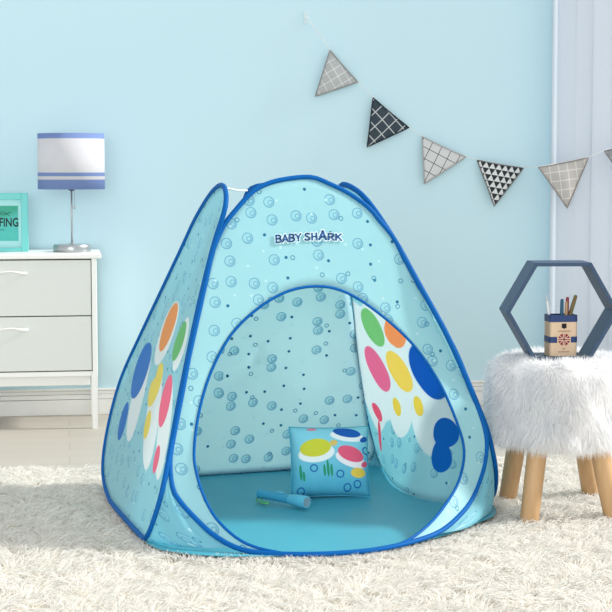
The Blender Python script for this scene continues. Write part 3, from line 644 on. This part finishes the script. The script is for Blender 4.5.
lowest = min(v.co.z for v in bm.verts); [setattr(v.co, 'z', v.co.z + ZR + .0035 - lowest) for v in bm.verts]; dz = ZR + .0035 - lowest
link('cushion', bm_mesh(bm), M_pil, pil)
rim = []
for k in range(4 * 16):
    e_, f_ = divmod(k, 16); s_ = -1 + 2 * f_ / 16; a, b = ((s_, -1), (1, s_), (-s_, 1), (-1, -s_))[e_]
    q = RP @ Vector((a * PWX / 2 * (1 - .045 * (1 - b * b)), 0, b * PWZ / 2 * (1 - .045 * (1 - a * a)) + PWZ / 2)); rim.append((q.x, q.y, q.z + dz))
tube('seam_piping', rim, .0022, plain('pillow_seam', (74, 172, 200), .8), pil, closed=True, seg=6)

# ================================================================== TORCH
ta = on_level(258.5, 500, ZR + .004); tb = on_level(307, 509, ZR + .004); dv = tb - ta; dv[2] = 0; LN = np.linalg.norm(dv); dv /= LN
tc = ta + [0, 0, .0195]; M_torch = plain('turquoise_plastic', (64, 158, 194), .35, spec=.4); M_torch2 = plain('light_turquoise_plastic', (92, 186, 214), .35, spec=.4)
tor = thing('flashlight', 'blue toy flashlight with green wrist loop lying on the tent floor', 'flashlight', (tc[0] + dv[0] * LN / 2, tc[1] + dv[1] * LN / 2, ZR + .002))
lathe('body', [(0, 0), (.011, .0008), (.0135, .004), (.0138, .02), (.0128, .024), (.0130, LN * .6), (.0135, LN * .64), (.0135, LN * .66)], tc, M_torch, tor, dv, 28)
lathe('head', [(.0137, LN * .655), (.0150, LN * .68), (.0176, LN * .82), (.0182, LN * .84), (.0182, LN * .985), (.0172, LN), (.0150, LN), (.0142, LN * .97), (0, LN * .965)], tc, M_torch2, tor, dv, 32)
t = NT('torch_lens'); t.base(srgb(244, 250, 252), .08, spec=.6); lathe('lens', [(0, LN * .972), (.0145, LN * .972), (.0145, LN * .985), (0, LN * .99)], tc, t.m, tor, dv, 28)
lathe('reflector_cup', [(.0146, LN * .986), (.0150, LN * .999), (.0135, LN * 1.001), (.006, LN * .992), (.004, LN * .992)], tc, plain('silver_reflector', (214, 222, 228), .2, .7), tor, dv, 28)
sw = np.cross(dv, [0, 0, 1.0]); pp = tc + dv * LN * .45 + np.array([0, 0, .0125]); bm = bmesh.new(); box(bm, (-.012, -.005, 0), (.012, .005, .004), Matrix(((dv[0], sw[0], 0, pp[0]), (dv[1], sw[1], 0, pp[1]), (0, 0, 1, pp[2]), (0, 0, 0, 1))), .0015)
link('switch', bm_mesh(bm), M_torch2, tor, smooth=False)
q0 = tc + dv * .006; LP = [q0 + [0, 0, -.010], q0 - dv * .012 + [0, -.012, -.0145], q0 - dv * .012 + [0, -.034, -.0148], q0 + dv * .012 + [0, -.052, -.0148], q0 + dv * .034 + [0, -.050, -.0148], q0 + dv * .032 + [0, -.036, -.0146], q0 + dv * .010 + [0, -.026, -.0145]]
tube('wrist_loop', spline(LP, 50), .0022, plain('green_cord', (96, 188, 120), .7), tor, closed=True, seg=8, label='green wrist loop')

# ================================================================== FUR STOOL
SC = np.array([.738, 4.58]); SZ0, SZ1, SR = .250, .455, .190
M_wood = None
t = NT('beech_wood'); ob = t.obj(); g = t.noise(t.vec('MULTIPLY', ob, (60, 60, 5)), 1.0, 5); t.base(t.mix(g, srgb(206, 172, 130), srgb(178, 138, 96)), .5, spec=.3); M_wood = t.m
stl = thing('fur_stool', 'round stool with fluffy white fur seat and four thick wooden legs, on the rug', 'stool', (SC[0], SC[1], .01))
LEGS = [((529.0, 519.5), (.658, 4.468)), ((507, 497), (.632, 4.672)), ((591, 492), (.818, 4.735)), ((614, 516), (.822, 4.49))]
for px, tp in LEGS:
    b = on_level(*px, .022); b = np.array([b[0], b[1], .009]); tp = np.array([tp[0], tp[1], SZ0 + .012]); d = (tp - b); L = np.linalg.norm(d)
    lathe('leg', [(0, 0), (.0245, 0), (.0262, .003), (.0275, L * .5), (.0285, L)], b, M_wood, stl, d, 32)
t = NT('fur_backing'); t.base(srgb(240, 238, 236), .95, spec=.0); M_back = t.m
V = []; Fc = []; prof = []
def seat_pt(th, s):
    """s 0..1 from the middle of the underside round to the middle of the top"""
    rc = .026; segs = [(0, SR - rc), (SR - rc, SR - rc + rc * math.pi / 2)]
    tot = 2 * (SR - rc) + math.pi * rc + (SZ1 - SZ0 - 2 * rc); x = s * tot; 
    if x < SR - rc: return x, SZ0, (0, -1)
    x -= SR - rc
    if x < rc * math.pi / 2: a = x / rc; return SR - rc + rc * math.sin(a), SZ0 + rc - rc * math.cos(a), (math.sin(a), -math.cos(a))
    x -= rc * math.pi / 2; h = SZ1 - SZ0 - 2 * rc
    if x < h: return SR, SZ0 + rc + x, (1, 0)
    x -= h
    if x < rc * math.pi / 2: a = x / rc; return SR - rc + rc * math.cos(a), SZ1 - rc + rc * math.sin(a), (math.cos(a), math.sin(a))
    x -= rc * math.pi / 2; return max(0, SR - rc - x), SZ1, (0, 1)
NS, NTH = 40, 72
for j in range(NS + 1):
    for i in range(NTH):
        th = 2 * math.pi * i / NTH; r, z, _ = seat_pt(th, j / NS); sq = 1 + .04 * math.cos(4 * th); V.append((SC[0] + r * sq * math.cos(th), SC[1] + r * sq * math.sin(th), z))
for j in range(NS):
    for i in range(NTH): Fc.append((j * NTH + i, j * NTH + (i + 1) % NTH, (j + 1) * NTH + (i + 1) % NTH, (j + 1) * NTH + i))
me = mesh(V, Fc); bm = bmesh.new(); bm.from_mesh(me); bpy.data.meshes.remove(me); bmesh.ops.remove_doubles(bm, verts=bm.verts[:], dist=1e-6); seat = link('seat', bm_mesh(bm), M_back, stl)
def pile_mat(name, a, b, tr, scale):
    t = NT(name); f = t.noise(t.obj(), scale, 3); c = t.mix(f, srgb(*a), srgb(*b)); t.base(c, .9, spec=.05); t.translucent(c, tr); return t.m
M_fur = pile_mat('white_long_fur', (253, 253, 252), (248, 248, 250), .55, 30)
n = 90000; th = RNG.uniform(0, 2 * math.pi, n); ss = RNG.uniform(.16, 1.0, n); rz = [seat_pt(0, s) for s in ss]
r = np.array([q[0] for q in rz]); keep = RNG.uniform(size=n) < np.clip(r / SR + .06, 0, 1); r = r[keep]; th = th[keep]; z = np.array([q[1] for q in rz])[keep]; nr = np.array([q[2] for q in rz])[keep]
sq = 1 + .04 * np.cos(4 * th); under = (nr[:, 1] > .7) & (np.abs(SC[0] + r * np.cos(th) - .731) < .088) & (np.abs(SC[1] + r * np.sin(th) - 4.5625) < .075)      # pressed flat under the shelf
r, th, z, nr = r[~under], th[~under], z[~under], nr[~under]; sq = 1 + .04 * np.cos(4 * th)
R_ = np.stack([SC[0] + r * sq * np.cos(th), SC[1] + r * sq * np.sin(th), z], 1); Nn = np.stack([nr[:, 0] * np.cos(th), nr[:, 0] * np.sin(th), nr[:, 1]], 1)
cl = np.stack([np.sin(th * 9 + z * 40), np.cos(th * 7 - z * 33), np.sin(th * 5 + 20 * r)], 1) * .35
side_ = np.abs(nr[:, :1]); D = Nn * .75 + cl + RNG.normal(size=Nn.shape) * .28 + np.array([0, 0, -.75]) * side_; top = nr[:, 1] > .7
D[top, 2] *= .45; D /= np.linalg.norm(D, axis=1)[:, None]
LN_ = RNG.uniform(.028, .050, len(R_)) * np.where(top, .8, 1.0) * (1 + .35 * np.clip((SZ0 + .05 - z) / .05, 0, 1))
Vb, Q, Tt = blades(R_ - Nn * .002, D, LN_, .0017, np.stack([cl[:, 0] * .3, cl[:, 1] * .3, -.35 * side_[:, 0]], 1) )
link('fur', blade_mesh(Vb, Q, Tt), M_fur, seat, smooth=False, kind='stuff', label='long fluffy white fur')

# ================================================================== HEXAGON SHELF
HY = 4.50; hc = on_depth(563, 309.5, HY); HS = .161; HT = .0105; HD = .125
hz0 = SZ1 + .006; hc = np.array([hc[0], hc[1], hz0 + HS * math.sqrt(3) / 2]); dd = np.array([-.05, 1, 0.]); dd /= np.linalg.norm(dd); dx_ = np.array([dd[1], -dd[0], 0])
M_hex = plain('slate_blue_paint', (60, 82, 108), .5, vary=.06)
hexa = thing('hexagon_shelf', 'slate blue hexagonal wall shelf standing on the fur stool', 'shelf', (hc[0], hc[1] + .06, hz0))
ang = [math.radians(60 * k) for k in range(6)]; ri = HS - HT / math.cos(math.pi / 6)
for k in range(6):
    a, b = ang[k], ang[(k + 1) % 6]; pts = [(HS, a), (HS, b), (ri, b), (ri, a)]; bm = bmesh.new(); vs = []
    for dep in (0, HD): vs += [bm.verts.new(Vector(hc + dx_ * r_ * math.cos(an) + np.array([0, 0, r_ * math.sin(an)]) + dd * dep)) for r_, an in pts]
    for f in ((0, 1, 2, 3), (7, 6, 5, 4), (0, 4, 5, 1), (1, 5, 6, 2), (2, 6, 7, 3), (3, 7, 4, 0)): bm.faces.new([vs[i] for i in f])
    bmesh.ops.recalc_face_normals(bm, faces=bm.faces[:]); bmesh.ops.bevel(bm, geom=bm.edges[:], offset=.0008, segments=1, affect='EDGES')
    link('board', bm_mesh(bm), M_hex, hexa, smooth=False)

# ================================================================== PENCIL HOLDER AND PENCILS
hb = hz0 + HT + .0008; pcx = on_depth(560.5, 352, HY + .055); PW, PD, PH = .081, .058, .115
AX = Matrix.Translation(Vector((pcx[0], HY + .058, hb))) @ Matrix.Rotation(math.radians(10), 4, 'Z')
cup = thing('pencil_holder', 'tan and navy rectangular pencil tin with a red crest, inside the hexagonal shelf', 'pencil holder', (pcx[0], HY + .058, hb))
M_kraft = plain('kraft_tan', (216, 190, 160), .6); M_navy2 = plain('navy_tin', (44, 66, 112), .45); M_red = plain('dark_red_print', (140, 44, 48), .6); M_blk = plain('black_print', (26, 22, 26), .6); M_wht = plain('off_white_print', (226, 206, 184), .6)
def rrect(hx, hy, r, n=5): return [(sx * (hx - r) + r * math.cos(a), sy * (hy - r) + r * math.sin(a)) for sx, sy, a0 in ((1, 1, 0), (-1, 1, 90), (-1, -1, 180), (1, -1, 270)) for a in [math.radians(a0 + 90 * k / n) for k in range(n + 1)]]
def shell(levels, M):
    V = []; Fc = []; n = None
    for hx, hy, z in levels: q = rrect(hx, hy, .008); n = len(q); V += [np.array(M @ Vector((x, y, z))) for x, y in q]
    for i in range(len(levels) - 1):
        for k in range(n): Fc.append((i * n + k, i * n + (k + 1) % n, (i + 1) * n + (k + 1) % n, (i + 1) * n + k))
    Fc.append(tuple(range(n))[::-1]); Fc.append(tuple((len(levels) - 1) * n + k for k in range(n))); me = mesh(V, Fc); bm = bmesh.new(); bm.from_mesh(me); bpy.data.meshes.remove(me); return bm_mesh(bm)
hx, hy = PW / 2, PD / 2
link('body', shell([(hx, hy, 0), (hx, hy, PH), (hx - .003, hy - .003, PH), (hx - .003, hy - .003, .003)], AX), M_kraft, cup, smooth=False)
def ring_band(name, z0, z1, m): return link(name, shell([(hx + .0002, hy + .0002, z0), (hx + .0010, hy + .0010, z0), (hx + .0010, hy + .0010, z1), (hx - .0035, hy - .0035, z1), (hx - .0035, hy - .0035, z1 - .002)][1:], AX), m, cup, smooth=False)
bm = bmesh.new(); V = []
def hoop(name, z0, z1, m):
    o_, i_ = rrect(hx + .0010, hy + .0010, .009), rrect(hx - .0034, hy - .0034, .006); n = len(o_); V = [np.array(AX @ Vector((x, y, z))) for L_, z in ((o_, z0), (o_, z1), (i_, z1), (i_, z0)) for x, y in L_]; Fc = []
    for r_ in range(4):
        for k in range(n): s_ = (r_ + 1) % 4; Fc.append((r_ * n + k, r_ * n + (k + 1) % n, s_ * n + (k + 1) % n, s_ * n + k))
    return link(name, mesh(V, Fc), m, cup, smooth=False)
hoop('rim', PH - .018, PH + .0012, M_navy2)['label'] = 'navy rim'
hoop('label_band', .038, .055, M_navy2)['label'] = 'navy band around the middle'
def stuck(bm, x0, x1, z0, z1, d=.0016): box(bm, (x0, -hy - d, z0), (x1, -hy - .0009, z1), AX)
bm = bmesh.new(); stuck(bm, -.020, .020, .030, .064, .0013); link('emblem_patch', bm_mesh(bm), M_kraft, cup, smooth=False)
# crest: a red roundel cut by a pale cross with a dark red cross inside it
V = [np.array(AX @ Vector((0 + .0175 * math.cos(a), -hy - .0018, .047 + .0175 * math.sin(a)))) for a in np.linspace(0, 2 * math.pi, 40, endpoint=False)]; V += [v + np.array(AX.to_3x3() @ Vector((0, .0008, 0))) for v in V]
Fc = [tuple(range(40)), tuple(range(79, 39, -1))] + [(k, (k + 1) % 40, 40 + (k + 1) % 40, 40 + k) for k in range(40)]; crest = link('crest', mesh(V, Fc), M_red, cup, smooth=False, label='round dark red crest')
bm = bmesh.new(); stuck(bm, -.0035, .0035, .029, .065, .0022); stuck(bm, -.019, .019, .0435, .0505, .0022)
for k in (1, -1): box(bm, (-.0185, -.0022, -.0008), (.0185, -.0018, .0008), AX @ Matrix.Translation((0, -hy, .047)) @ Matrix.Rotation(k * .7, 4, 'Y'))
link('crest_cross', bm_mesh(bm), M_wht, crest, smooth=False)
bm = bmesh.new(); stuck(bm, -.0013, .0013, .030, .064, .0026); stuck(bm, -.018, .018, .0457, .0483, .0026); link('crest_bars', bm_mesh(bm), M_red, crest, smooth=False)
bm = bmesh.new(); stuck(bm, -.0070, .0070, .0795, .0925, .0014); stuck(bm, -.0028, .0028, .078, .0795, .0014); link('square_mark', bm_mesh(bm), M_blk, cup, smooth=False, label='small black square mark')
V, Fc = text_data('LONDON', .0, .02); lo, hi = V.min(0), V.max(0)
link('lettering', mesh([np.array(AX @ Vector(((p[0] - lo[0]) / (hi[0] - lo[0]) * .038 - .019, -hy - .0012, .0685 + (p[1] - lo[1]) / (hi[1] - lo[1]) * .0048))) for p in V], Fc), plain('brown_print', (150, 112, 92), .6), cup, smooth=False)
bm = bmesh.new(); stuck(bm, -.016, .016, .0105, .0135, .0013); stuck(bm, -.003, .003, .018, .0225, .0013); link('small_print', bm_mesh(bm), plain('faded_print', (176, 146, 118), .6), cup, smooth=False)
def pencil(foot, tip, r, mat, tipmat, label, cat, pen=False):
    """FOOT and TIP in the holder's own axes"""
    a, b = np.array(AX @ Vector(foot)), np.array(AX @ Vector(tip)); d = b - a; L = np.linalg.norm(d)
    p = thing('pen' if pen else 'pencil', label, cat, a, 'pencils in the tan tin')
    lathe('barrel', [(0, 0), (r, 0), (r, L - .022), (r * .96, L - .021)], a, mat, p, d, 6 if not pen else 16)
    tipmat = tipmat or mat
    lathe('tip', [(r * .96, L - .021), (r * .9, L - .004), (r * .6, L - .0005), (0, L)] if not pen else [(r * .96, L - .021), (r * .45, L - .007), (r * .2, L), (0, L + .0005)], a, tipmat, p, d, 12)
M_tipw = plain('bare_wood', (222, 192, 150), .6); hz = .004
pencil((-.018, .006, hz), (-.043, .004, .175), .0035, plain('white_barrel', (238, 240, 242), .3), plain('pale_tip', (206, 212, 218), .4), 'slim white pen leaning left in the tan tin', 'pen', True)
pencil((.006, .010, hz), (.007, .012, .160),   .0054, plain('teal_barrel', (44, 98, 128), .4), None, 'dark teal pencil in the tan tin, left of the red pencil', 'pencil')
pencil((.010, -.010, hz), (.0115, -.014, .155), .0046, plain('tan_barrel', (176, 140, 104), .4), None, 'thin tan pencil in the tan tin, in front of the red pencil', 'pencil')
pencil((.018, .004, hz), (.0205, .004, .166), .0052, plain('red_barrel', (146, 52, 66), .4), None, 'dark red pencil in the tan tin', 'pencil')
pencil((-.006, -.002, hz + .002), (.0460, .004, .171), .0058, plain('olive_barrel', (118, 106, 62), .4), None, 'thick olive pencil leaning right in the tan tin', 'pencil')

# ================================================================== SHAG RUG
t = NT('rug_backing'); t.base(srgb(226, 220, 206), .95, spec=.0); M_rb = t.m
M_pile = pile_mat('cream_shag', (246, 244, 240), (233, 231, 225), .5, 9)
ry = lambda x: 5.20 + (x + 1.0) * math.tan(YAW)              # far edge, parallel to the wall
RX0, RX1, RYN = -1.75, 1.75, 3.15
rug = thing('shag_rug', 'cream white shaggy rug under the tent and the stool', 'rug', (0, 4.2, 0))
bm = bmesh.new(); vs = [bm.verts.new((x, y, z)) for z in (0.0005, .009) for x, y in ((RX0, RYN), (RX1, RYN), (RX1, ry(RX1)), (RX0, ry(RX0)))]
for f in ((3, 2, 1, 0), (4, 5, 6, 7), (0, 1, 5, 4), (1, 2, 6, 5), (2, 3, 7, 6), (3, 0, 4, 7)): bm.faces.new([vs[i] for i in f])
link('backing', bm_mesh(bm), M_rb, rug, smooth=False)
n = 190000; X = RNG.uniform(RX0, RX1, n); Y = RNG.uniform(RYN, 5.7, n); keep = (Y < RYN + (np.array([ry(x) for x in X]) - RYN)) & (np.abs(X) < .215 * Y + .22); X, Y = X[keep], Y[keep]
inner = [(fc[0] + (p[0] - fc[0]) * .985, fc[1] + (p[1] - fc[1]) * .985) for p in FS]; keep = ~in_poly(np.stack([X, Y], 1), inner); X, Y = X[keep], Y[keep]
def field(x, y, s): return np.sin(x * 17.1 * s + 3 * np.sin(y * 9.3 * s)) + np.sin(y * 21.7 * s + 2.5 * np.sin(x * 12.9 * s + 1.3)) + .6 * np.sin((x + y) * 38 * s)
ang = field(X, Y, 1.0) * 1.3 + field(X, Y, 2.7) * .7 + RNG.normal(size=len(X)) * .5
D = np.stack([np.cos(ang) * .85, np.sin(ang) * .85, .80 + .22 * field(Y, X, 1.9) / 2 + RNG.uniform(-.15, .3, len(X))], 1); D /= np.linalg.norm(D, axis=1)[:, None]
Ln = RNG.uniform(.028, .052, len(X)); Bd = np.stack([np.cos(ang + .8) * .35, np.sin(ang + .8) * .35, -.25 + 0 * X], 1)
hem = np.array([front(*q)[:2] for q in UWo if q[1] < .03] + [[p[0], p[1] + .012] for p in FS if p[1] < 4.35]); k = RNG.integers(0, len(hem), 2600)      # tufts standing up against the front hem
xy = hem[k] + RNG.normal(size=(2600, 2)) * [.012, .004] - [0, .020]; X = np.r_[X, xy[:, 0]]; Y = np.r_[Y, xy[:, 1]]
up_ = RNG.normal(size=(2600, 3)) * [.45, .2, .1] + [0, -.1, .9]; D = np.r_[D, up_ / np.linalg.norm(up_, axis=1)[:, None]]
Ln = np.r_[Ln, RNG.uniform(.022, .040, 2600)]; Bd = np.r_[Bd, np.stack([RNG.normal(size=2600) * .3, -.2 + 0 * xy[:, 0], -.1 + 0 * xy[:, 0]], 1)]
# pile flattened close to the tent's hem and under the stool's feet
Vb, Q, Tt = blades(np.stack([X, Y, np.full(len(X), .008)], 1), D, Ln, .0034, Bd)
Vb[:, 2] = np.maximum(Vb[:, 2], .004)
near = in_poly(Vb[:, :2], [(fc[0] + (p[0] - fc[0]) * 1.03, fc[1] + (p[1] - fc[1]) * 1.03) for p in FS]) & (Vb[:, 1] > 4.15); Vb[near, 2] = np.minimum(Vb[near, 2], ZR - .004)
inside = in_poly(Vb[:, :2], inner) & (Vb[:, 1] > 4.03); Vb[inside, 2] = np.minimum(Vb[inside, 2], ZR - .006)
link('pile', blade_mesh(Vb, Q, Tt), M_pile, rug, smooth=False, kind='stuff', label='long cream shag pile')
